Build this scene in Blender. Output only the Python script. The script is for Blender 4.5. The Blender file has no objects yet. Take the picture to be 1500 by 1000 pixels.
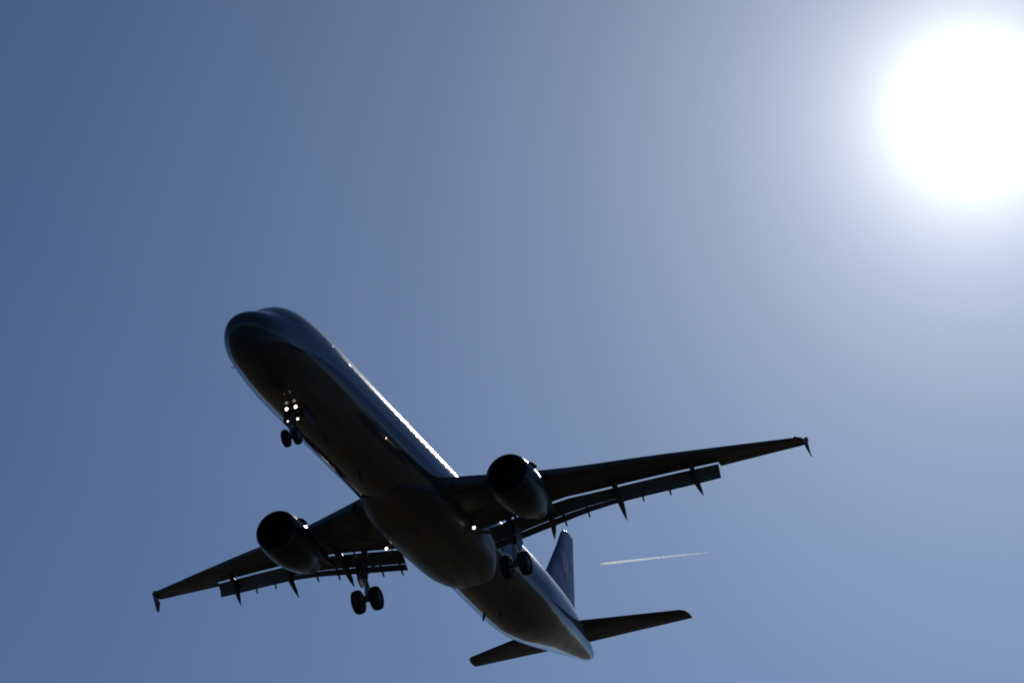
import bpy, bmesh, math, random
from mathutils import Vector, Matrix
R = math.radians
random.seed(7)
sc = bpy.context.scene

# ------------------------------------------------------------------ camera
cam = bpy.data.objects.new("camera", bpy.data.cameras.new("camera"))
sc.collection.objects.link(cam)
cam.location = (0, 0, 1.7)
cam.rotation_euler = (R(116.544), R(5.669), R(2.825))
cam.data.sensor_width = 36
cam.data.lens = 102.09
cam.data.clip_start = 0.5
cam.data.clip_end = 120000
sc.camera = cam
sc.view_settings.view_transform = 'Standard'
sc.view_settings.look = 'None'
sc.view_settings.gamma = 1
sc.view_settings.use_curve_mapping = False
sc.view_settings.exposure = -0.58
sc.cycles.filter_width = 1.9

# ------------------------------------------------------------------ sun and sky
SUN_EL, SUN_AZ = R(29.438), R(10.844)          # azimuth from +Y towards +X
sd = Vector((math.sin(SUN_AZ)*math.cos(SUN_EL), math.cos(SUN_AZ)*math.cos(SUN_EL), math.sin(SUN_EL)))
sun = bpy.data.objects.new("sun", bpy.data.lights.new("sun", 'SUN'))
sc.collection.objects.link(sun)
sun.data.energy = 4.0
sun.data.angle = R(0.53)
sun.data.color = (1.0, 0.95, 0.87)
sun.rotation_euler = (-sd).to_track_quat('-Z', 'Y').to_euler()
sun.location = (0, 0, 300)

w = bpy.data.worlds.new("World"); sc.world = w; w.use_nodes = True
nt = w.node_tree; N = nt.nodes; L = nt.links
for n in list(N): N.remove(n)
out = N.new('ShaderNodeOutputWorld')
sky = N.new('ShaderNodeTexSky'); sky.sky_type = 'NISHITA'; sky.sun_disc = False
sky.sun_elevation = SUN_EL; sky.sun_rotation = SUN_AZ
sky.altitude = 0; sky.air_density = 0.5; sky.dust_density = 0.3; sky.ozone_density = 8.0
bg = N.new('ShaderNodeBackground'); bg.inputs['Strength'].default_value = 0.08
wb = N.new('ShaderNodeVectorMath'); wb.operation = 'MULTIPLY'; wb.inputs[1].default_value = (.94, 1.03, 1.02)   # cooler white balance of the air
L.new(sky.outputs[0], wb.inputs[0]); L.new(wb.outputs[0], bg.inputs['Color'])
# the sun's disc and the bright air close round it, by angle from the sun's direction
tc = N.new('ShaderNodeTexCoord')
dt = N.new('ShaderNodeVectorMath'); dt.operation = 'DOT_PRODUCT'; dt.inputs[1].default_value = sd
nm = N.new('ShaderNodeVectorMath'); nm.operation = 'NORMALIZE'
L.new(tc.outputs['Generated'], nm.inputs[0]); L.new(nm.outputs[0], dt.inputs[0])
def M(op, a, b=None, clamp=False):
    n = N.new('ShaderNodeMath'); n.operation = op; n.use_clamp = clamp
    for i, v in enumerate((a, b)):
        if v is None: continue
        if isinstance(v, (int, float)): n.inputs[i].default_value = v
        else: L.new(v, n.inputs[i])
    return n.outputs[0]
ang = M('MULTIPLY', M('ARCCOSINE', M('MINIMUM', dt.outputs['Value'], 0.9999999)), 57.29578)   # degrees
def gauss(a, s):  # a*exp(-(ang/s)^2)
    return M('MULTIPLY', M('EXPONENT', M('MULTIPLY', M('POWER', M('DIVIDE', ang, s), 2.0), -1.0)), a)
def expo(a, s):
    return M('MULTIPLY', M('EXPONENT', M('MULTIPLY', M('DIVIDE', ang, s), -1.0)), a)
glow = M('ADD', M('ADD', gauss(40.0, 0.35), expo(3.9, 0.82)), expo(1.12, 3.0))
em = N.new('ShaderNodeBackground'); em.inputs['Color'].default_value = (1.0, 0.99, 0.94, 1)
L.new(glow, em.inputs['Strength'])
add = N.new('ShaderNodeAddShader')
L.new(bg.outputs[0], add.inputs[0]); L.new(em.outputs[0], add.inputs[1])
L.new(add.outputs[0], out.inputs['Surface'])

# ------------------------------------------------------------------ helpers
def material(name, color, rough=0.4, metal=0.0, coat=0.0, noise=None, emit=None, spec=0.5):
    m = bpy.data.materials.new(name); m.use_nodes = True
    b = m.node_tree.nodes['Principled BSDF']
    b.inputs['Base Color'].default_value = (*color, 1)
    b.inputs['Roughness'].default_value = rough
    b.inputs['Metallic'].default_value = metal
    b.inputs['Specular IOR Level'].default_value = spec
    b.inputs['Coat Weight'].default_value = coat
    b.inputs['Coat Roughness'].default_value = 0.12
    if emit:
        b.inputs['Emission Color'].default_value = (*emit[0], 1)
        b.inputs['Emission Strength'].default_value = emit[1]
    if noise:
        sc_, amt, stretch = noise
        t = m.node_tree; nn = t.nodes; ll = t.links
        c = nn.new('ShaderNodeTexCoord'); mp = nn.new('ShaderNodeMapping')
        mp.inputs['Scale'].default_value = stretch
        no = nn.new('ShaderNodeTexNoise'); no.inputs['Scale'].default_value = sc_
        no.inputs['Detail'].default_value = 5
        ll.new(c.outputs['Object'], mp.inputs[0]); ll.new(mp.outputs[0], no.inputs['Vector'])
        mr = nn.new('ShaderNodeMapRange'); mr.inputs[1].default_value = .3; mr.inputs[2].default_value = .7
        mr.inputs[3].default_value = 1-amt; mr.inputs[4].default_value = 1.0
        ll.new(no.outputs['Fac'], mr.inputs[0])
        mx = nn.new('ShaderNodeMix'); mx.data_type = 'RGBA'; mx.blend_type = 'MULTIPLY'
        mx.inputs['Factor'].default_value = 1
        mx.inputs[6].default_value = (*color, 1)
        ll.new(mr.outputs[0], mx.inputs[7]); ll.new(mx.outputs[2], b.inputs['Base Color'])
        m2 = nn.new('ShaderNodeMapRange'); m2.inputs[1].default_value = .3; m2.inputs[2].default_value = .7
        m2.inputs[3].default_value = min(1, rough*1.35); m2.inputs[4].default_value = rough*.85
        ll.new(no.outputs['Fac'], m2.inputs[0]); ll.new(m2.outputs[0], b.inputs['Roughness'])
    return m

GEAR_Z = 4.35      # fuselage axis above the wheels' underside
def A(aft, port, up):                       # aircraft stations (metres aft of the nose, to port, up) -> local
    return Vector((20.0-aft, port, up+GEAR_Z))

def mesh_obj(name, verts, faces, mat, parent=None, sharp=38, mats=None):
    me = bpy.data.meshes.new(name)
    me.from_pydata([tuple(v) for v in verts], [], faces)
    bm = bmesh.new(); bm.from_mesh(me)
    bmesh.ops.remove_doubles(bm, verts=bm.verts, dist=1e-5)
    bmesh.ops.recalc_face_normals(bm, faces=bm.faces)
    for f in bm.faces: f.smooth = True
    for e in bm.edges:
        if len(e.link_faces) == 2 and e.calc_face_angle(0) > R(sharp): e.smooth = False
    bm.to_mesh(me); bm.free()
    me.materials.append(mat)
    o = bpy.data.objects.new(name, me); sc.collection.objects.link(o)
    if parent: o.parent = parent
    return o

class MB:
    def __init__(s): s.v = []; s.f = []
    def loft(s, loops, cap=True, closed=True):
        b = len(s.v); n = len(loops[0])
        for lp in loops: s.v += [Vector(p) for p in lp]
        for i in range(len(loops)-1):
            for j in range(n if closed else n-1):
                k = (j+1) % n
                s.f.append((b+i*n+j, b+i*n+k, b+(i+1)*n+k, b+(i+1)*n+j))
        if cap:
            s.f.append(tuple(b+j for j in range(n)))
            s.f.append(tuple(b+(len(loops)-1)*n+j for j in range(n)))
        return s
    def tube(s, p, q, r, r2=None, n=14):
        p = Vector(p); q = Vector(q); d = (q-p).normalized()
        a = d.orthogonal().normalized(); b = d.cross(a); r2 = r if r2 is None else r2
        lp = lambda c, rr: [c+rr*(math.cos(t)*a+math.sin(t)*b) for t in [2*math.pi*i/n for i in range(n)]]
        return s.loft([lp(p, r), lp(q, r2)])
    def lathe(s, o, d, prof, n=48, cap=False, close=False):
        d = Vector(d).normalized(); a = d.orthogonal().normalized(); b = d.cross(a); o = Vector(o)
        loops = [[o+d*x+r*(math.cos(t)*a+math.sin(t)*b) for t in [2*math.pi*i/n for i in range(n)]] for x, r in prof]
        if close: loops.append(loops[0])
        return s.loft(loops, cap=cap)
    def slab(s, pts, nrm, th):              # polygon with thickness
        nrm = Vector(nrm).normalized()*th/2
        return s.loft([[Vector(p)-nrm for p in pts], [Vector(p)+nrm for p in pts]])
    def box(s, c, x, y, z):                 # centre and three half-vectors
        c = Vector(c); x, y, z = map(Vector, (x, y, z))
        return s.loft([[c-z-x-y, c-z+x-y, c-z+x+y, c-z-x+y], [c+z-x-y, c+z+x-y, c+z+x+y, c+z-x+y]])
    def build(s, name, mat, parent=None, sharp=38):
        return mesh_obj(name, s.v, s.f, mat, parent, sharp)

def hermite(tab, x):                        # monotone cubic through a table of (x, values...)
    n = len(tab)
    if x <= tab[0][0]: return tab[0][1:]
    if x >= tab[-1][0]: return tab[-1][1:]
    i = max(k for k in range(n-1) if tab[k][0] <= x)
    h = tab[i+1][0]-tab[i][0]; t = (x-tab[i][0])/h
    res = []
    for c in range(1, len(tab[0])):
        def dl(k): return (tab[k+1][c]-tab[k][c])/(tab[k+1][0]-tab[k][0])
        def slope(k):
            if k == 0: return dl(0)
            if k == n-1: return dl(n-2)
            a, b = dl(k-1), dl(k)
            return 0 if a*b <= 0 else 2*a*b/(a+b)
        m0, m1 = slope(i), slope(i+1)
        res.append((2*t**3-3*t*t+1)*tab[i][c]+(t**3-2*t*t+t)*h*m0+(-2*t**3+3*t*t)*tab[i+1][c]+(t**3-t*t)*h*m1)
    return tuple(res)

# ------------------------------------------------------------------ materials
def fuselage_paint():
    m = material("fuselage_paint", (.7, .7, .7), rough=0.14, coat=0.0)
    t = m.node_tree; n = t.nodes; l = t.links; b = n['Principled BSDF']
    c = n.new('ShaderNodeTexCoord'); sp = n.new('ShaderNodeSeparateXYZ'); l.new(c.outputs['Object'], sp.inputs[0])
    def mm(op, a, bb=None, cl=False):
        q = n.new('ShaderNodeMath'); q.operation = op; q.use_clamp = cl
        for i, v in enumerate((a, bb)):
            if v is None: continue
            if isinstance(v, (int, float)): q.inputs[i].default_value = v
            else: l.new(v, q.inputs[i])
        return q.outputs[0]
    z = mm('SUBTRACT', sp.outputs['Z'], GEAR_Z)
    aft = mm('SUBTRACT', 20.0, sp.outputs['X'])
    def edge(v, at, wd=.012):               # 0 below, 1 above
        return mm('ADD', mm('DIVIDE', mm('SUBTRACT', v, at), wd), .5, True)
    # the band's edges: they rise from under the cockpit and sweep up along the tail cone
    nose = mm('MULTIPLY', mm('POWER', mm('MAXIMUM', mm('SUBTRACT', 5.0, aft), 0.0), 2.0), -0.017)
    tail = mm('MULTIPLY', mm('POWER', mm('MAXIMUM', mm('SUBTRACT', aft, 31.0), 0.0), 2.0), -0.004)
    low = mm('ADD', mm('ADD', mm('MULTIPLY', mm('MINIMUM', aft, 20.0), 0.016), -0.90), mm('ADD', nose, tail))
    wid = mm('MULTIPLY', mm('MINIMUM', mm('MULTIPLY', mm('MAXIMUM', mm('SUBTRACT', aft, 0.9), 0.0), 0.07), 0.40), 1.0)
    up = mm('ADD', low, wid)
    above_low = edge(mm('SUBTRACT', z, low), 0.0); above_up = edge(mm('SUBTRACT', z, up), 0.0)
    no = n.new('ShaderNodeTexNoise'); no.inputs['Scale'].default_value = 1.2; no.inputs['Detail'].default_value = 6
    mp = n.new('ShaderNodeMapping'); mp.inputs['Scale'].default_value = (.25, 1.6, 1.6)
    l.new(c.outputs['Object'], mp.inputs[0]); l.new(mp.outputs[0], no.inputs['Vector'])
    def mix(f, a, bb):
        q = n.new('ShaderNodeMix'); q.data_type = 'RGBA'
        l.new(f, q.inputs['Factor'])
        for k, v in ((6, a), (7, bb)):
            if isinstance(v, tuple): q.inputs[k].default_value = (*v, 1)
            else: l.new(v, q.inputs[k])
        return q.outputs[2]
    grime = n.new('ShaderNodeMapRange'); grime.inputs[1].default_value = .35; grime.inputs[2].default_value = .7
    l.new(no.outputs['Fac'], grime.inputs[0])
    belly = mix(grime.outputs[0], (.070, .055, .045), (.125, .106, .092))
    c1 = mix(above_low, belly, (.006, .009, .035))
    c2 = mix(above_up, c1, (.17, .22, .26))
    c3 = mix(edge(aft, 1.25, 1.3), (.06, .065, .07), c2)      # darker grey over the radome, fading softly into the paint aft of it
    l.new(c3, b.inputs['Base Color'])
    b.inputs['Specular IOR Level'].default_value = .38
    # skin panel seams as a fine bump, plus a slight unevenness of the skin
    def seam(v, period, wd):
        fr = mm('FRACT', mm('DIVIDE', v, period))
        return mm('LESS_THAN', mm('ABSOLUTE', mm('SUBTRACT', fr, .5)), wd/period)
    se = mm('MAXIMUM', seam(aft, 2.13, .012), seam(mm('ADD', z, 20.0), .83, .010))
    n2 = n.new('ShaderNodeTexNoise'); n2.inputs['Scale'].default_value = 1.1; n2.inputs['Detail'].default_value = 2
    l.new(c.outputs['Object'], n2.inputs['Vector'])
    hgt = mm('SUBTRACT', mm('MULTIPLY', n2.outputs['Fac'], .35), se)
    bu = n.new('ShaderNodeBump'); bu.inputs['Strength'].default_value = .11; bu.inputs['Distance'].default_value = .006
    l.new(hgt, bu.inputs['Height']); l.new(bu.outputs[0], b.inputs['Normal'])
    rr = n.new('ShaderNodeMapRange'); rr.inputs[3].default_value = .085; rr.inputs[4].default_value = .12
    l.new(no.outputs['Fac'], rr.inputs[0]); l.new(rr.outputs[0], b.inputs['Roughness'])
    return m

PAINT = fuselage_paint()
BELLY = material("belly_grey_paint", (.075, .058, .047), rough=.36, coat=0, noise=(1.5, .3, (.3, 1.5, 1.5)))
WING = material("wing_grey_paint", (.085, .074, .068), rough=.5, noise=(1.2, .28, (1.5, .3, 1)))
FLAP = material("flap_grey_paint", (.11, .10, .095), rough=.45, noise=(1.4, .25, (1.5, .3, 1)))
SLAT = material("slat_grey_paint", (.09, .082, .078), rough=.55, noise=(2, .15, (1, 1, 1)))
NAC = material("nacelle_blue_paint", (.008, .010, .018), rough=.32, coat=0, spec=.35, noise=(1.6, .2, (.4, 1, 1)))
LIP = material("polished_aluminium_lip", (.09, .09, .095), rough=.32, metal=1.0)
DARK = material("black_acoustic_liner", (.02, .02, .022), rough=.6)
BLADE = material("titanium_fan_blade", (.10, .10, .11), rough=.4, metal=.7)
SPIN = material("black_spinner", (.03, .03, .032), rough=.4)
EXH = material("heat_stained_steel", (.16, .14, .12), rough=.42, metal=.9, noise=(3, .4, (1, 1, 1)))
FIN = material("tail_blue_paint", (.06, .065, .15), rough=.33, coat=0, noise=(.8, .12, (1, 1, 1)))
RED = material("tail_red_paint", (.16, .035, .07), rough=.35, coat=.3)
RUBBER = material("tyre_rubber", (.018, .018, .018), rough=.85, noise=(6, .4, (1, 1, 1)))
HUB = material("wheel_hub_metal", (.12, .12, .125), rough=.5, metal=.6)
STRUT = material("gear_strut_paint", (.11, .11, .115), rough=.45, noise=(4, .3, (1, 1, 1)))
CHROME = material("oleo_chrome", (.6, .6, .6), rough=.12, metal=1)
GLASS = material("dark_window_glass", (.01, .012, .015), rough=.08, coat=.5)
LAMP = material("lit_landing_lamp", (1, .95, .85), emit=((1.0, .90, .78), 4.5))
LAMP2 = material("lit_dim_lamp", (1, .9, .75), emit=((1.0, .86, .66), 2.5))
LAMPH = material("lamp_housing", (.04, .04, .045), rough=.5)
REDL = material("red_lamp_lens", (.35, .01, .01), rough=.15, coat=.5)
GRNL = material("green_lamp_lens", (.01, .25, .08), rough=.15, coat=.5)
DOORP = material("door_seam_grey", (.12, .13, .15), rough=.4)

# ------------------------------------------------------------------ ground (under and behind the viewer; lights the belly)
def ground():
    m = material("dry_field_grass", (.06, .055, .03), rough=.95)
    t = m.node_tree; n = t.nodes; l = t.links
    no = n.new('ShaderNodeTexNoise'); no.inputs['Scale'].default_value = .004; no.inputs['Detail'].default_value = 9
    c = n.new('ShaderNodeTexCoord'); l.new(c.outputs['Object'], no.inputs['Vector'])
    cr = n.new('ShaderNodeValToRGB'); cr.color_ramp.elements[0].color = (.014, .016, .010, 1)
    cr.color_ramp.elements[1].color = (.038, .031, .022, 1)
    l.new(no.outputs['Fac'], cr.inputs[0]); l.new(cr.outputs[0], n['Principled BSDF'].inputs['Base Color'])
    v = [(0, 0, 0)]; f = []
    rad = [60, 400, 2500, 12000, 60000]
    k = 48
    for r in rad: v += [(r*math.cos(2*math.pi*i/k), r*math.sin(2*math.pi*i/k), 0) for i in range(k)]
    for i in range(k): f.append((0, 1+i, 1+(i+1) % k))
    for a in range(len(rad)-1):
        for i in range(k):
            f.append((1+a*k+i, 1+(a+1)*k+i, 1+(a+1)*k+(i+1) % k, 1+a*k+(i+1) % k))
    o = mesh_obj("ground", v, f, m); o["kind"] = "structure"
ground()

# ------------------------------------------------------------------ the airliner
plane = bpy.data.objects.new("airliner", None); sc.collection.objects.link(plane)
plane.empty_display_size = 3
Rm = Matrix.Rotation(R(-107.7515), 4, 'Z') @ Matrix.Rotation(R(-3.0), 4, 'Y')
plane.rotation_euler = Rm.to_euler()
plane.location = Vector((-5.1351, 126.0690, 56.6308)) - Rm @ Vector((0, 0, GEAR_Z))
plane["label"] = "twin-engine passenger jet with blue band and grey belly flying low with wheels and flaps down"
plane["category"] = "airplane"

FUS = [  # aft, top, bottom, half width
 (0.00, -.50, -.52, .01), (0.04, -.30, -.72, .22), (0.12, -.15, -.88, .40), (0.3, .03, -1.08, .63), (0.6, .24, -1.27, .87),
 (1.0, .45, -1.45, 1.10), (1.5, .68, -1.62, 1.31), (1.85, .86, -1.70, 1.43), (2.2, 1.14, -1.78, 1.53),
 (2.6, 1.44, -1.85, 1.62), (3.0, 1.66, -1.91, 1.70), (3.5, 1.84, -1.97, 1.78), (4.2, 1.97, -2.02, 1.86),
 (5.2, 2.05, -2.06, 1.93), (6.5, 2.07, -2.07, 1.975), (10, 2.07, -2.07, 1.975), (20, 2.07, -2.07, 1.975), (30.5, 2.07, -2.07, 1.975),
 (32.5, 2.06, -2.03, 1.965), (34.5, 2.03, -1.80, 1.87), (36.5, 1.98, -1.36, 1.70), (38.5, 1.90, -.84, 1.44),
 (40.5, 1.78, -.33, 1.11), (42.2, 1.63, .09, .79), (43.5, 1.47, .42, .52), (44.2, 1.36, .63, .34), (44.51, 1.26, .78, .22)]
def fus(a, phi, off=0.0):
    t, b, h = hermite(FUS, a)
    zc = (t+b)/2; hz = (t-b)/2
    return A(a, (h+off)*math.cos(phi), zc+(hz+off)*math.sin(phi))
st = [0, .02, .04, .08, .12, .2, .3, .45, .6, .8, 1.0, 1.25, 1.5, 1.7, 1.85, 2.0, 2.2, 2.4, 2.6, 2.8, 3.0, 3.25, 3.5, 3.85, 4.2, 4.7, 5.2, 5.8, 6.5]
st += [7+i*1.0 for i in range(24)] + [30.5+i*.4 for i in range(35)] + [44.35, 44.51]
NP = 112
mb = MB(); mb.loft([[fus(a, 2*math.pi*i/NP) for i in range(NP)] for a in st])
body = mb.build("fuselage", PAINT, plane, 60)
# apu exhaust
MB().lathe(A(44.50, 0, 1.02), (-1, 0, .1), [(0, .20), (.10, .17), (.10, .13), (-.25, .12)], 24).build("exhaust_outlet", EXH, plane)

def patch(a0, a1, p0, p1, off=.006, n=6, th=None):   # a rectangle of skin lifted off the fuselage
    m = MB()
    g = lambda o: [[fus(a0+(a1-a0)*i/n, p0+(p1-p0)*j/n, o) for j in range(n+1)] for i in range(n+1)]
    top = g(off); bot = g(-.02)
    m.loft(top, cap=False, closed=False)
    rim_t = [top[i][0] for i in range(n+1)]+[top[n][j] for j in range(1, n+1)]+[top[i][n] for i in range(n-1, -1, -1)]+[top[0][j] for j in range(n-1, 0, -1)]
    rim_b = [bot[i][0] for i in range(n+1)]+[bot[n][j] for j in range(1, n+1)]+[bot[i][n] for i in range(n-1, -1, -1)]+[bot[0][j] for j in range(n-1, 0, -1)]
    m.loft([rim_t, rim_b], cap=False)
    return m
# cockpit glazing: six panes round the brow
for s in (1, -1):
    for (a0, a1, d0, d1) in ((1.92, 2.55, 88, 62), (2.02, 2.72, 60, 38), (2.35, 3.05, 36, 20)):
        p = [R(90-(90-d)*1) if s > 0 else R(180-d) for d in (d0, d1)]
        patch(a0, a1, p[0], p[1], .008).build("cockpit_window", GLASS, plane)
# cabin windows: 0.53 m pitch along both sides
def zphi(a, z):
    t, b, h = hermite(FUS, a); return math.asin(max(-1, min(1, (z-(t+b)/2)/((t-b)/2))))
def cabin_window(a, s):
    n = 16; m = MB(); ring = []; ctr = []
    for i in range(n):
        t = 2*math.pi*i/n
        ca, sa = math.cos(t), math.sin(t)
        da = .115*abs(ca)**.7*math.copysign(1, ca); dz = .17*abs(sa)**.7*math.copysign(1, sa)
        ph = zphi(a, .62+dz); ph = ph if s > 0 else math.pi-ph
        ring.append(fus(a+da, ph, .002)); ctr.append(fus(a+da, ph, -.02))
    m.loft([ctr, ring]); return m
k = 0
for s in (1, -1):
    for i in range(49):
        a = 6.6+i*.60
        if any(abs(a-d) < .62 for d in (14.0, 27.6)): continue
        cabin_window(a, s).build("cabin_window", GLASS, plane)
# doors: seam frame, leaf flush
for s in (1, -1):
    for a, w_, h_ in ((5.35, .81, 1.85), (14.0, .76, 1.5), (27.6, .76, 1.5), (36.3, .81, 1.85)):
        m = MB(); z0 = -.28; z1 = z0+h_; n = 24
        for (aa, bb) in ((.0, .035),):
            lo, hi = [], []
            def rp(k_, g):
                t = 2*math.pi*k_/n; ca, sa = math.cos(t), math.sin(t)
                x = (w_/2-g)*abs(ca)**.35*math.copysign(1, ca); z = (z0+z1)/2+(h_/2-g)*abs(sa)**.35*math.copysign(1, sa)
                return x, z
            loops = []
            for g, off in ((0, -.01), (0, .006), (.035, .006), (.035, -.01)):
                lp = []
                for k_ in range(n):
                    x, z = rp(k_, g); ph = zphi(a+x, z); ph = ph if s > 0 else math.pi-ph
                    lp.append(fus(a+x, ph, off))
                loops.append(lp)
            m.loft(loops, cap=False)
        m.build("passenger_door", DOORP, plane)

# belly fairing
BF = [ # aft, bottom z, half width, top z
 (15.0, -2.04, 1.0, -1.78), (16.2, -2.12, 1.50, -1.45), (17.4, -2.22, 1.86, -1.15), (18.6, -2.32, 2.04, -.90), (20.5, -2.38, 2.10, -.80),
 (22.2, -2.38, 2.08, -.80), (23.6, -2.34, 2.03, -.90), (24.8, -2.26, 1.88, -1.15), (25.7, -2.17, 1.55, -1.45), (26.4, -2.05, 1.1, -1.75)]
def bf_loop(a):
    b, h, t = hermite(BF, a); n = 40; lp = []
    zc = t
    for i in range(n):
        th = math.pi+math.pi*i/(n-1)
        c, s = math.cos(th), math.sin(th)
        lp.append(A(a, h*abs(c)**.72*math.copysign(1, c), zc+(zc-b)*-abs(s)**.9))
    lp += [A(a, .9*h*(1-2*j/5.), zc+.22) for j in range(0, 6)]
    return lp
MB().loft([bf_loop(15.0+11.4*i/44) for i in range(45)]).build("belly_fairing", BELLY, plane, 50)

# ---- wings
def le(y): return 16.45+.562*y
def te(y): return 23.95+max(0, y-6.4)*.288
def wz(y): return hermite([(0, -.95), (2.5, -.66), (6.4, -.20), (11, .60), (16.3, 1.43), (17.3, 1.58)], y)[0]
def uf(y): return hermite([(0, .82), (2, .82), (6.4, .725), (13.25, .775), (17, .78)], y)[0]   # where the fixed wing ends ahead of the flaps
def tk(y): return .15-.045*min(1, y/8)      # thickness ratio
def inc(y): return R(4.3-4.6*y/17)          # incidence with washout
def foil(t, u):                             # half thickness at chord fraction u
    return 5*t*(.2969*math.sqrt(u)-.126*u-.3516*u*u+.2843*u**3-.1036*u**4)
def camb(u): return .018*math.sin(math.pi*u)-.004*math.sin(2*math.pi*u)
def wing_pt(s, y, u, v):                    # u chord fraction, v height / chord
    c = te(y)-le(y); i = inc(y)
    x = u*math.cos(i)+v*math.sin(i); z = v*math.cos(i)-u*math.sin(i)
    return A(le(y)+x*c, s*y, wz(y)+z*c+.25*c*math.sin(i))
def section(s, y, u0, u1, n=16, cove=False):
    t = tk(y); us = [u0+(u1-u0)*(1-math.cos(math.pi*i/n))/2 for i in range(n+1)]
    up = [wing_pt(s, y, u, camb(u)+foil(t, u)) for u in us]
    ul = us if not cove else [u0+(u1-.025-u0)*(1-math.cos(math.pi*i/n))/2 for i in range(n+1)]
    lo = [wing_pt(s, y, u, camb(u)-foil(t, u)) for u in ul[1 if u0 == 0 else 0:][::-1]]
    return up+lo
def span(a, b, n): return [a+(b-a)*i/n for i in range(n+1)]
def flap_line(s, y):                        # from the lip behind the fixed wing to the drooped trailing edge
    S = wing_pt(s, y, uf(y), camb(.8)-foil(tk(y), uf(y))*.6)+Vector((-.12, 0, -.02))
    ea, ez = hermite([(2.0, 23.80, -1.72), (6.4, 23.82, -.98), (13.25, 25.84, .28)], y)
    return S, A(ea, s*y, ez)
def flap_loop(s, y, f0, f1, turn, h):
    # a closed aerofoil section between two fractions of the flap line, turned a little further down
    S, E = flap_line(s, y); d = E-S; ln = d.length; d.normalize()
    nrm = Vector((d.z, 0, -d.x)); nrm = nrm if nrm.z > 0 else -nrm
    P0 = S+d*ln*f0; c = ln*(f1-f0); t = R(turn)
    dx = d*math.cos(t)-nrm*math.sin(t); nx = nrm*math.cos(t)+d*math.sin(t)
    n = 12; prof = [i/n for i in range(n+1)]
    f = lambda u: foil(h, u)
    pts = [(u, f(u)*1.35) for u in prof]+[(u, -f(u)*.65) for u in prof[1:-1][::-1]]
    return [P0+dx*c*u+nx*c*v for u, v in pts]
wing_parts = {}
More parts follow.
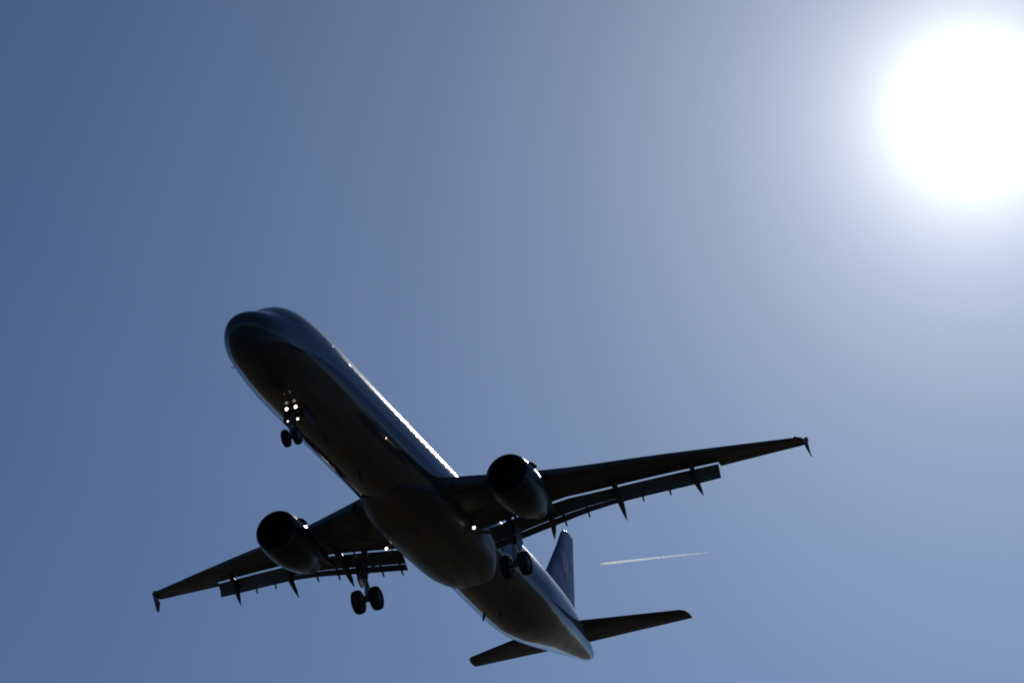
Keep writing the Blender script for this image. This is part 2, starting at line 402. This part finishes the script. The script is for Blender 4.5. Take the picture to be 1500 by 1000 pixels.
for s in (1, -1):
    m = MB()
    m.loft([section(s, y, 0.0, 1.0) for y in (.4, 1.6, 2.0)])
    m.loft([section(s, y, .035, uf(y), cove=True) for y in span(2.0, 6.4, 8)])
    m.loft([section(s, y, .035, uf(y), cove=True) for y in span(6.4, 13.25, 12)])
    m.loft([section(s, y, .02, 1.0) for y in span(13.25, 16.9, 6)])
    # rounded tip cap
    ys = 16.9; c = te(ys)-le(ys)
    lp0 = section(s, ys, .02, 1.0)
    loops = [lp0]
    ctr = wing_pt(s, ys, .55, .01)
    for dy, k in ((.15, .97), (.28, .88), (.36, .7)):
        loops.append([ctr+(p-ctr)*1.0*Vector((1 if True else k, 1, 1)).x*1 if False else Vector((ctr.x+(p.x-ctr.x)*k-.25*dy, p.y+s*dy, ctr.z+(p.z-ctr.z)*k+.1*dy)) for p in lp0])
    m.loft(loops)
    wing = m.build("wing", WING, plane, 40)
    # slats: five leading edge panels, drooped forward
    for (y0, y1) in ((2.55, 4.95), (6.45, 8.85), (8.92, 11.35), (11.42, 13.8), (13.87, 16.45)):
        sl = MB(); loops = []
        for y in span(y0, y1, 4):
            t = tk(y); lp = []
            us = [0, .004, .015, .035, .06, .09, .125]
            prof = [(u, camb(u)+foil(t, u)) for u in us[::-1]]+[(u, camb(u)-foil(t, u)) for u in us[1:5]]+[(.06, .005), (.09, camb(.09)+foil(t, .09)*.75)]
            d = R(24); px, pz = .125, .02
            for u, v in prof:
                x = (u-px)*math.cos(d)+(-(v-pz))*-math.sin(d)*-1; z = (v-pz)*math.cos(d)+(u-px)*math.sin(d)
                x = (u-px)*math.cos(d)-(v-pz)*math.sin(d)
                lp.append(wing_pt(s, y, px+x-.045, pz+z-.012))
            loops.append(lp)
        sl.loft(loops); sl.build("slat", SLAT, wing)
    # flaps: main element and trailing tab, inboard and outboard
    for (y0, y1) in ((2.3, 6.399), (6.401, 13.2)):
        fl = MB(); fl.loft([flap_loop(s, y, 0, .70, -3, .20) for y in span(y0, y1, 8)])
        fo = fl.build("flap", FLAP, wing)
        ft = MB(); ft.loft([flap_loop(s, y, .70, 1.0, 3, .15) for y in span(y0, y1, 8)])
        ft.build("flap_tab", FLAP, fo)
    # aileron seam
    al = MB()
    al.loft([[wing_pt(s, y, u, v) for u, v in ((.74, camb(.74)-foil(tk(y), .74)-.004), (.985, camb(.985)-.007), (.985, camb(.985)+.004), (.74, camb(.74)))] for y in span(13.5, 16.2, 3)])
    al.build("aileron", FLAP, wing)
    # flap track fairings: canoe body under the wing that droops with the flap
    for y, sc_, tip in ((5.35, 1.0, (23.93, 5.2, -1.83)), (8.6, .95, (24.93, 8.58, -1.23)), (12.1, .82, (25.96, 12.2, -.38))):
        base = wing_pt(s, y, .42, camb(.42)-foil(tk(y), .42))
        S, E = flap_line(s, y)
        p1 = S+Vector((.10, 0, -.20)); p2 = S.lerp(E, .6)+Vector((-.05, 0, -.22)); tip = A(tip[0], s*tip[1], tip[2])
        ff = MB(); loops = []
        for q, ry, rz in [(base, .02, .02), (base.lerp(p1, .4), .12, .10), (p1, .16, .20), (p2, .16, .24), (p2.lerp(tip, .5), .11, .15), (tip, .012, .015)]:
            loops.append([q+Vector((0, ry*sc_*math.cos(t), rz*sc_*math.sin(t))) for t in [2*math.pi*i/14 for i in range(14)]])
        ff.loft(loops); ff.build("flap_track_fairing", WING, wing)
    # small hinge fingers standing out of the flap's trailing edge
    for y in (2.6, 3.6, 5.9, 7.06, 9.62, 10.85):
        S, E = flap_line(s, y); a = S.lerp(E, .62)+Vector((0, 0, -.08)); b = E+Vector((-.05, 0, -.24))
        MB().loft([[a+Vector((0, dy, .05)) for dy in (-.06, .06)]+[a+Vector((0, dy, -.06)) for dy in (.06, -.06)],
                   [b+Vector((0, dy, .05)) for dy in (-.035, .035)]+[b+Vector((0, dy, -.01)) for dy in (.035, -.035)]]).build("hinge_bracket", WING, wing)
    # wing tip fence: arrow shaped plate above and below the tip
    xt = le(17.1); xe = te(17.1); zt = wz(17.1)-.03; zb = zt-.08; yy = 17.24
    fe = MB(); fe.slab([A(xt+.25, s*yy, zt), A(xe-.40, s*(yy+.16), zt+.24), A(xe-.12, s*(yy+.17), zt+.26), A(xe+.12, s*(yy+.04), zb),
                        A(xe+.22, s*(yy+.16), zb-.46), A(xe+.02, s*(yy+.16), zb-.46)], (0, 1, 0), .05)
    fe.build("wingtip_fence", WING, wing)
    MB().lathe(wing_pt(s, 16.97, .06, .0), (1, s*.6, 0), [(-.12, .08), (.02, .085), (.10, .06), (.14, 0.005)], 14, cap=True).build("navigation_light", REDL if s > 0 else GRNL, wing)
    # lit landing lamp under the wing root
    lb = A(20.97, s*2.24, -1.72)
    h = MB().lathe(lb, (1, 0, -.12), [(-.12, .05), (-.06, .09), (.05, .10), (.05, .085)], 20, cap=False).build("landing_light", LAMPH, plane)
    MB().lathe(lb, (1, 0, -.12), [(.0, .084), (.03, .08), (.05, .05), (.058, .005)], 20, cap=True).build("lamp_lens", LAMP, h)
    MB().tube(lb+Vector((-.03, 0, .35)), lb+Vector((-.03, 0, .08)), .035).build("lamp_arm", STRUT, h)
    # wing inspection light on the fuselage side
    if s < 0: continue
    ph = R(-31)
    q0 = fus(11.67, ph, -.02); q1 = fus(11.67, ph, .03)
    hs = MB().tube(q0, q1, .075, .06).build("inspection_light", LAMPH, plane)
    MB().tube(fus(11.67, ph, .028), fus(11.67, ph, .05), .05, .03).build("lamp_lens", LAMP2, hs)

# ---- engines
def engine(s):
    o = A(15.98, s*5.75, -1.97); d = Vector((-1, 0, -.02))
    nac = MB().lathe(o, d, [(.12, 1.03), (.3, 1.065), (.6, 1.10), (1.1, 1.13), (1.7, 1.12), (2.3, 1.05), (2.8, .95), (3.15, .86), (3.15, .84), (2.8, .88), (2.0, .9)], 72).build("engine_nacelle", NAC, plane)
    MB().lathe(o, d, [(.115, 1.031), (.06, 1.01), (.02, .98), (0, .945), (.02, .91), (.07, .885), (.16, .87)], 72).build("inlet_lip", LIP, nac)
    MB().lathe(o, d, [(.155, .872), (.4, .86), (.9, .87), (1.15, .875)], 72).build("inlet_duct", DARK, nac)
    fb = MB(); fb.lathe(o, d, [(1.12, .88), (1.12, .02)], 48)
    for i in range(36):
        t = 2*math.pi*i/36; ra = Vector((0, math.cos(t), math.sin(t))); ta = Vector((0, -math.sin(t), math.cos(t)))
        c = o+d*.98
        fb.loft([[c+ra*.25+ta*.03+d*-.06, c+ra*.25-ta*.03+d*.08, c+ra*.25-ta*.02+d*.085],
                 [c+ra*.86+ta*.09+d*-.05, c+ra*.86-ta*.08+d*.06, c+ra*.86-ta*.07+d*.065]])
    fb.build("fan", BLADE, nac)
    MB().lathe(o, d, [(.42, .01), (.55, .10), (.8, .2), (1.05, .27)], 32, cap=True).build("spinner", SPIN, nac)
    MB().lathe(o, d, [(2.4, .70), (3.0, .66), (3.6, .55), (4.2, .44), (4.2, .42), (3.9, .43)], 48).build("core_nozzle", EXH, nac)
    MB().lathe(o, d, [(3.7, .30), (4.2, .26), (4.7, .12), (4.9, .01)], 32, cap=True).build("exhaust_cone", EXH, nac)
    for t in (38, 142):                     # a strake on each shoulder
        rr = Vector((0, math.cos(R(t)), math.sin(R(t))))
        MB().slab([o+d*.55+rr*1.08, o+d*.95+rr*1.26, o+d*1.45+rr*1.30, o+d*1.55+rr*1.11], Vector((0, -rr.z, rr.y)), .03).build("strake", NAC, nac)
    # pylon
    yb = s*5.75; loops = []
    for a, z0, z1, hw in ((16.9, -.96, -.84, .05), (17.6, -.98, -.66, .17), (18.6, -1.1, -.55, .22), (19.8, -1.25, -.50, .24), (20.9, -1.30, -.75, .22), (22.2, -1.15, -.85, .12), (22.9, -1.02, -.9, .03)):
        loops.append([A(a, yb+hw*cx, z0+(z1-z0)*cz) for cx, cz in ((-.7, 0), (.7, 0), (1, .25), (1, .8), (.5, 1), (-.5, 1), (-1, .8), (-1, .25))])
    MB().loft(loops).build("engine_pylon", WING, plane)
engine(1); engine(-1)

# ---- tail
def sym_loop(f, chord, t, n=14):
    us = [(1-math.cos(math.pi*i/n))/2 for i in range(n+1)]
    return [f(u*chord, foil(t, u)*chord) for u in us]+[f(u*chord, -foil(t, u)*chord) for u in us[1:-1][::-1]]
FT = [(1.6, 36.0, 42.35), (2.3, 36.9, 42.45), (4.0, 38.55, 42.75), (6.0, 40.4, 43.15), (7.1, 41.3, 43.38), (7.5, 41.75, 43.46), (7.62, 42.2, 43.45)]
mb = MB(); mb.loft([sym_loop(lambda u, v, a=a, z=z: A(a+u, v, z), b-a, .10) for z, a, b in FT])
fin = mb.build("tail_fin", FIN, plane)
mb = MB(); mb.slab([A(33.6, 0, 2.0), A(36.95, 0, 2.36), A(37.4, 0, 2.6), A(37.4, 0, 1.9)], (0, 1, 0), .10); mb.build("dorsal_fillet", FIN, fin)
# rudder leaf proud of the fin by a few mm on both sides
mb = MB()
mb.loft([sym_loop(lambda u, v, a=a, z=z, c=b-a: A(a+u, v, z), b-a, .10)[:0] or
         [A(a+(b-a)*u, sg*(foil(.10, u)*(b-a)+.006), z) for sg, u in [(1, .70), (1, .8), (1, .9), (1, .985), (-1, .985), (-1, .9), (-1, .8), (-1, .70)]]
         for z, a, b in [(2.25, 36.8, 42.45), (4.0, 38.55, 42.75), (6.0, 40.4, 43.15), (7.3, 41.6, 43.44)]])
mb.build("rudder", FIN, fin)
# rounded red flower-like emblem on both faces of the fin
for sg in (1, -1):
    pts = []; n = 60
    for i in range(n):
        t = 2*math.pi*i/n; r = .62+.26*abs(math.cos(2.5*t))
        pts.append((40.9+r*math.cos(t)*.8+.25, 5.2+r*math.sin(t)))
    mb = MB()
    def lev(z):
        r = hermite([(z_, a_, b_) for z_, a_, b_ in FT], z); return r
    def surf(a, z, off):
        l0, t0 = lev(z); u = max(.02, min(.98, (a-l0)/(t0-l0))); return A(a, sg*(foil(.10, u)*(t0-l0)+off), z)
    cx, cz = 41.15, 5.2
    rings = []
    for k, off in ((.05, .014), (.35, .014), (.7, .014), (1, .014), (1, -.02)):
        rings.append([surf(cx+(a-cx)*k, cz+(z-cz)*k, off) for a, z in pts])
    mb.loft(rings, cap=False); mb.f.append(tuple(range(n)))
    mb.build("tail_emblem", RED, fin)
MB().tube(A(42.3, 0, 7.58), A(42.6, 0, 7.70), .05).build("antenna", STRUT, fin)
for s in (1, -1):
    HT = [(.35, 38.9, 42.1), (1.0, 39.25, 42.25), (3.5, 40.62, 42.8), (6.0, 42.0, 43.38), (6.2, 42.3, 43.42), (6.28, 42.7, 43.4)]
    mb = MB(); mb.loft([sym_loop(lambda u, v, a=a, y=y: A(a+u, s*y, .72+.112*y+v), b-a, .10) for y, a, b in HT])
    hp = mb.build("tailplane", WING, plane)
    mb = MB(); mb.loft([[A(a+(b-a)*u, s*y, .72+.112*y+sg*(foil(.10, u)*(b-a)+.006)) for sg, u in [(1, .70), (1, .85), (1, .985), (-1, .985), (-1, .85), (-1, .70)]]
                        for y, a, b in [(1.15, 39.33, 42.28), (3.5, 40.62, 42.8), (5.9, 41.95, 43.36)]])
    mb.build("elevator", FLAP, hp)

# ---- landing gear
def wheel(parent, c, r, w_, s):
    c = Vector(c); y = Vector((0, 1, 0))
    prof = [(-w_*.5, r*.55), (-w_*.5, r*.80), (-w_*.42, r*.93), (-w_*.22, r*.99), (0, r), (w_*.22, r*.99), (w_*.42, r*.93), (w_*.5, r*.80), (w_*.5, r*.55)]
    MB().lathe(c, y, prof, 40).build("tyre", RUBBER, parent)
    MB().lathe(c, y, [(-w_*.44, .02), (-w_*.44, r*.25), (-w_*.30, r*.3), (-w_*.36, r*.52), (-w_*.5, r*.57), (w_*.5, r*.57), (w_*.36, r*.52), (w_*.30, r*.3), (w_*.44, r*.25), (w_*.44, .02)], 32, cap=True).build("wheel_rim", HUB, parent)
for s in (1, -1):
    y = s*3.8; ax = A(22.0, y, -3.62)
    top = A(21.75, s*3.7, -1.1); mid = A(21.9, y, -2.55)
    g = MB().tube(top, mid, .155, .14, 20).build("main_landing_gear", STRUT, plane)
    m = MB(); m.tube(mid, A(21.98, y, -3.5), .09, n=18); m.build("oleo_piston", CHROME, g)
    m = MB(); m.tube(A(22.0, y-.55, -3.62), A(22.0, y+.55, -3.62), .085); m.tube(A(21.98, y, -3.4), A(22.0, y, -3.68), .13); m.build("axle", STRUT, g)
    m = MB(); m.tube(A(22.1, y, -2.5), A(22.42, y, -2.95), .04); m.tube(A(22.42, y, -2.95), A(22.1, y, -3.5), .04); m.build("torque_link", STRUT, g)
    m = MB(); m.tube(A(21.9, y-s*.08, -2.3), A(21.6, s*2.9, -1.85), .075); m.tube(A(21.6, s*2.9, -1.85), A(21.4, s*2.1, -1.7), .085); m.build("side_stay", STRUT, g)
    m = MB(); m.slab([A(21.4, y+s*.32, -1.25), A(22.35, y+s*.32, -1.3), A(22.3, y+s*.26, -2.75), A(21.95, y+s*.24, -2.95), A(21.6, y+s*.26, -2.7)], (0, 1, 0), .05); m.build("gear_door", BELLY, g)
    m = MB(); m.tube(A(21.95, y+s*.05, -2.0), A(21.95, y+s*.28, -2.0), .04); m.build("door_link", STRUT, g)
    m = MB(); m.tube(A(21.82, y+.1, -1.3), A(21.86, y+.14, -3.5), .018); m.build("hydraulic_hose", RUBBER, g)
    for k in (-.46, .46): wheel(g, A(22.0, y+k, -3.62), .585, .42, s)
# nose gear
ax = A(5.05, 0, -3.62)
g = MB().tube(A(5.5, 0, -1.7), A(5.2, 0, -2.9), .10, .09, 18).build("nose_landing_gear", STRUT, plane)
MB().tube(A(5.2, 0, -2.85), A(5.07, 0, -3.5), .06).build("oleo_piston", CHROME, g)
m = MB(); m.tube(A(5.05, -.3, -3.62), A(5.05, .3, -3.62), .06); m.tube(A(5.08, 0, -3.42), A(5.05, 0, -3.66), .09); m.build("axle", STRUT, g)
m = MB(); m.tube(A(5.05, 0, -2.8), A(4.75, 0, -3.1), .03); m.tube(A(4.75, 0, -3.1), A(4.98, 0, -3.5), .03); m.build("torque_link", STRUT, g)
m = MB(); m.tube(A(5.25, 0, -2.65), A(6.3, .18, -1.95), .045); m.tube(A(5.25, 0, -2.65), A(6.3, -.18, -1.95), .045); m.build("drag_stay", STRUT, g)
for k in (-.25, .25): wheel(g, A(5.05, k, -3.62), .39, .225, 1)
for k in (-1, 1):
    m = MB(); m.slab([A(5.35, k*.42, -1.98), A(6.6, k*.42, -2.02), A(6.55, k*.50, -2.62), A(5.45, k*.50, -2.62)], (0, 1, .12*k), .035); m.build("gear_door", BELLY, g)
for (yy, zz, rr, mt) in ((.24, -2.20, .085, LAMP), (-.18, -2.20, .085, LAMP), (.31, -2.80, .06, LAMP), (-.15, -2.80, .05, LAMP2)):
    c = A(5.12, yy, zz)
    h = MB().lathe(c, (1, 0, -.1), [(-.10, .04), (-.05, rr*.9), (.04, rr*1.15), (.04, rr)], 20).build("landing_light", LAMPH, g)
    h2 = MB().lathe(c, (1, 0, -.1), [(.0, rr*.99), (.03, rr*.9), (.045, rr*.5), (.05, .004)], 20, cap=True)
    h2.build("lamp_lens", mt, g)
for zz in (-2.24, -2.84): MB().tube(A(5.22, -.22, zz), A(5.22, .28, zz), .03).build("lamp_bracket", STRUT, g)

# ---- antennas, probes, beacon
def blade(a, z, h, c_, y=0):
    MB().loft([[A(a+u*c_, y+v*c_, z) for u, v in ((0, 0), (.3, .07), (1, 0), (.3, -.07))], [A(a+.25*c_+u*c_*.6, y+v*c_*.6, z-h) for u, v in ((0, 0), (.3, .07), (1, 0), (.3, -.07))]]).build("antenna", BELLY, plane)
blade(8.6, -2.05, .38, .42); blade(12.4, -2.05, .33, .36); blade(30.0, -2.04, .36, .4); blade(11.4, -2.06, .18, .25, .3); blade(32.6, -1.9, .22, .25)
for s in (1, -1):
    for a, ph in ((2.6, -30),):
        ph = R(ph) if s > 0 else R(180-ph)
        q = fus(a, ph); q2 = fus(a, ph, .08)
        m = MB(); m.tube(q, q2, .022, .018, 8); m.tube(q2+Vector((-.03, 0, 0)), q2+Vector((.20, 0, 0)), .016, .010, 8); m.build("pitot_probe", STRUT, plane)
    MB().slab([fus(30.2, R(-62) if s > 0 else R(242), -.02), fus(30.5, R(-62) if s > 0 else R(242), -.02), fus(30.5, R(-62) if s > 0 else R(242), .28), fus(30.4, R(-62) if s > 0 else R(242), .28)], (0, 1, 0), .03).build("drain_mast", BELLY, plane)
MB().lathe(A(19.2, 0, -2.33), (0, 0, -1), [(0, .09), (.06, .085), (.11, .05), (.125, .005)], 18, cap=True).build("beacon", REDL, plane)

# ------------------------------------------------------------------ distant contrail
def contrail():
    D = 25000.0
    p0 = Vector((0.02138, 0.92789, 0.37225))*D+Vector((0, 0, 1.7)); p1 = Vector((0.06064, 0.92644, 0.37153))*D
    ax = (p1-p0); Lg = ax.length; ax.normalize()
    up = Vector((0, -.37, .93)); up = (up-ax*up.dot(ax)).normalized(); sd_ = ax.cross(up)
    n = 70; k = 14; loops = []; rnd = random.Random(3)
    for i in range(n+1):
        u = i/n; r = 10*(min(1, .25+u*12))*(1-u)**.6*(1+.05*rnd.uniform(-1, 1))+.4
        c = p0+ax*Lg*u+up*(3*math.sin(u*2.6))
        loops.append([c+r*(math.cos(t)*up+math.sin(t)*sd_) for t in [2*math.pi*j/k for j in range(k)]])
    org = (p0+p1)/2
    m = bpy.data.materials.new("ice_vapour"); m.use_nodes = True
    t = m.node_tree; t.nodes.remove(t.nodes['Principled BSDF'])
    pv = t.nodes.new('ShaderNodeVolumePrincipled'); pv.inputs['Color'].default_value = (1, .97, .95, 1)
    pv.inputs['Density'].default_value = .045; pv.inputs['Anisotropy'].default_value = .5
    t.links.new(pv.outputs[0], t.nodes['Material Output'].inputs['Volume'])
    mb = MB(); mb.loft([[p-org for p in lp] for lp in loops])
    o = mb.build("contrail", m); o.location = org
    o["label"] = "thin white vapour trail low in the blue sky right of the tail fin"
    o["category"] = "contrail"
contrail()
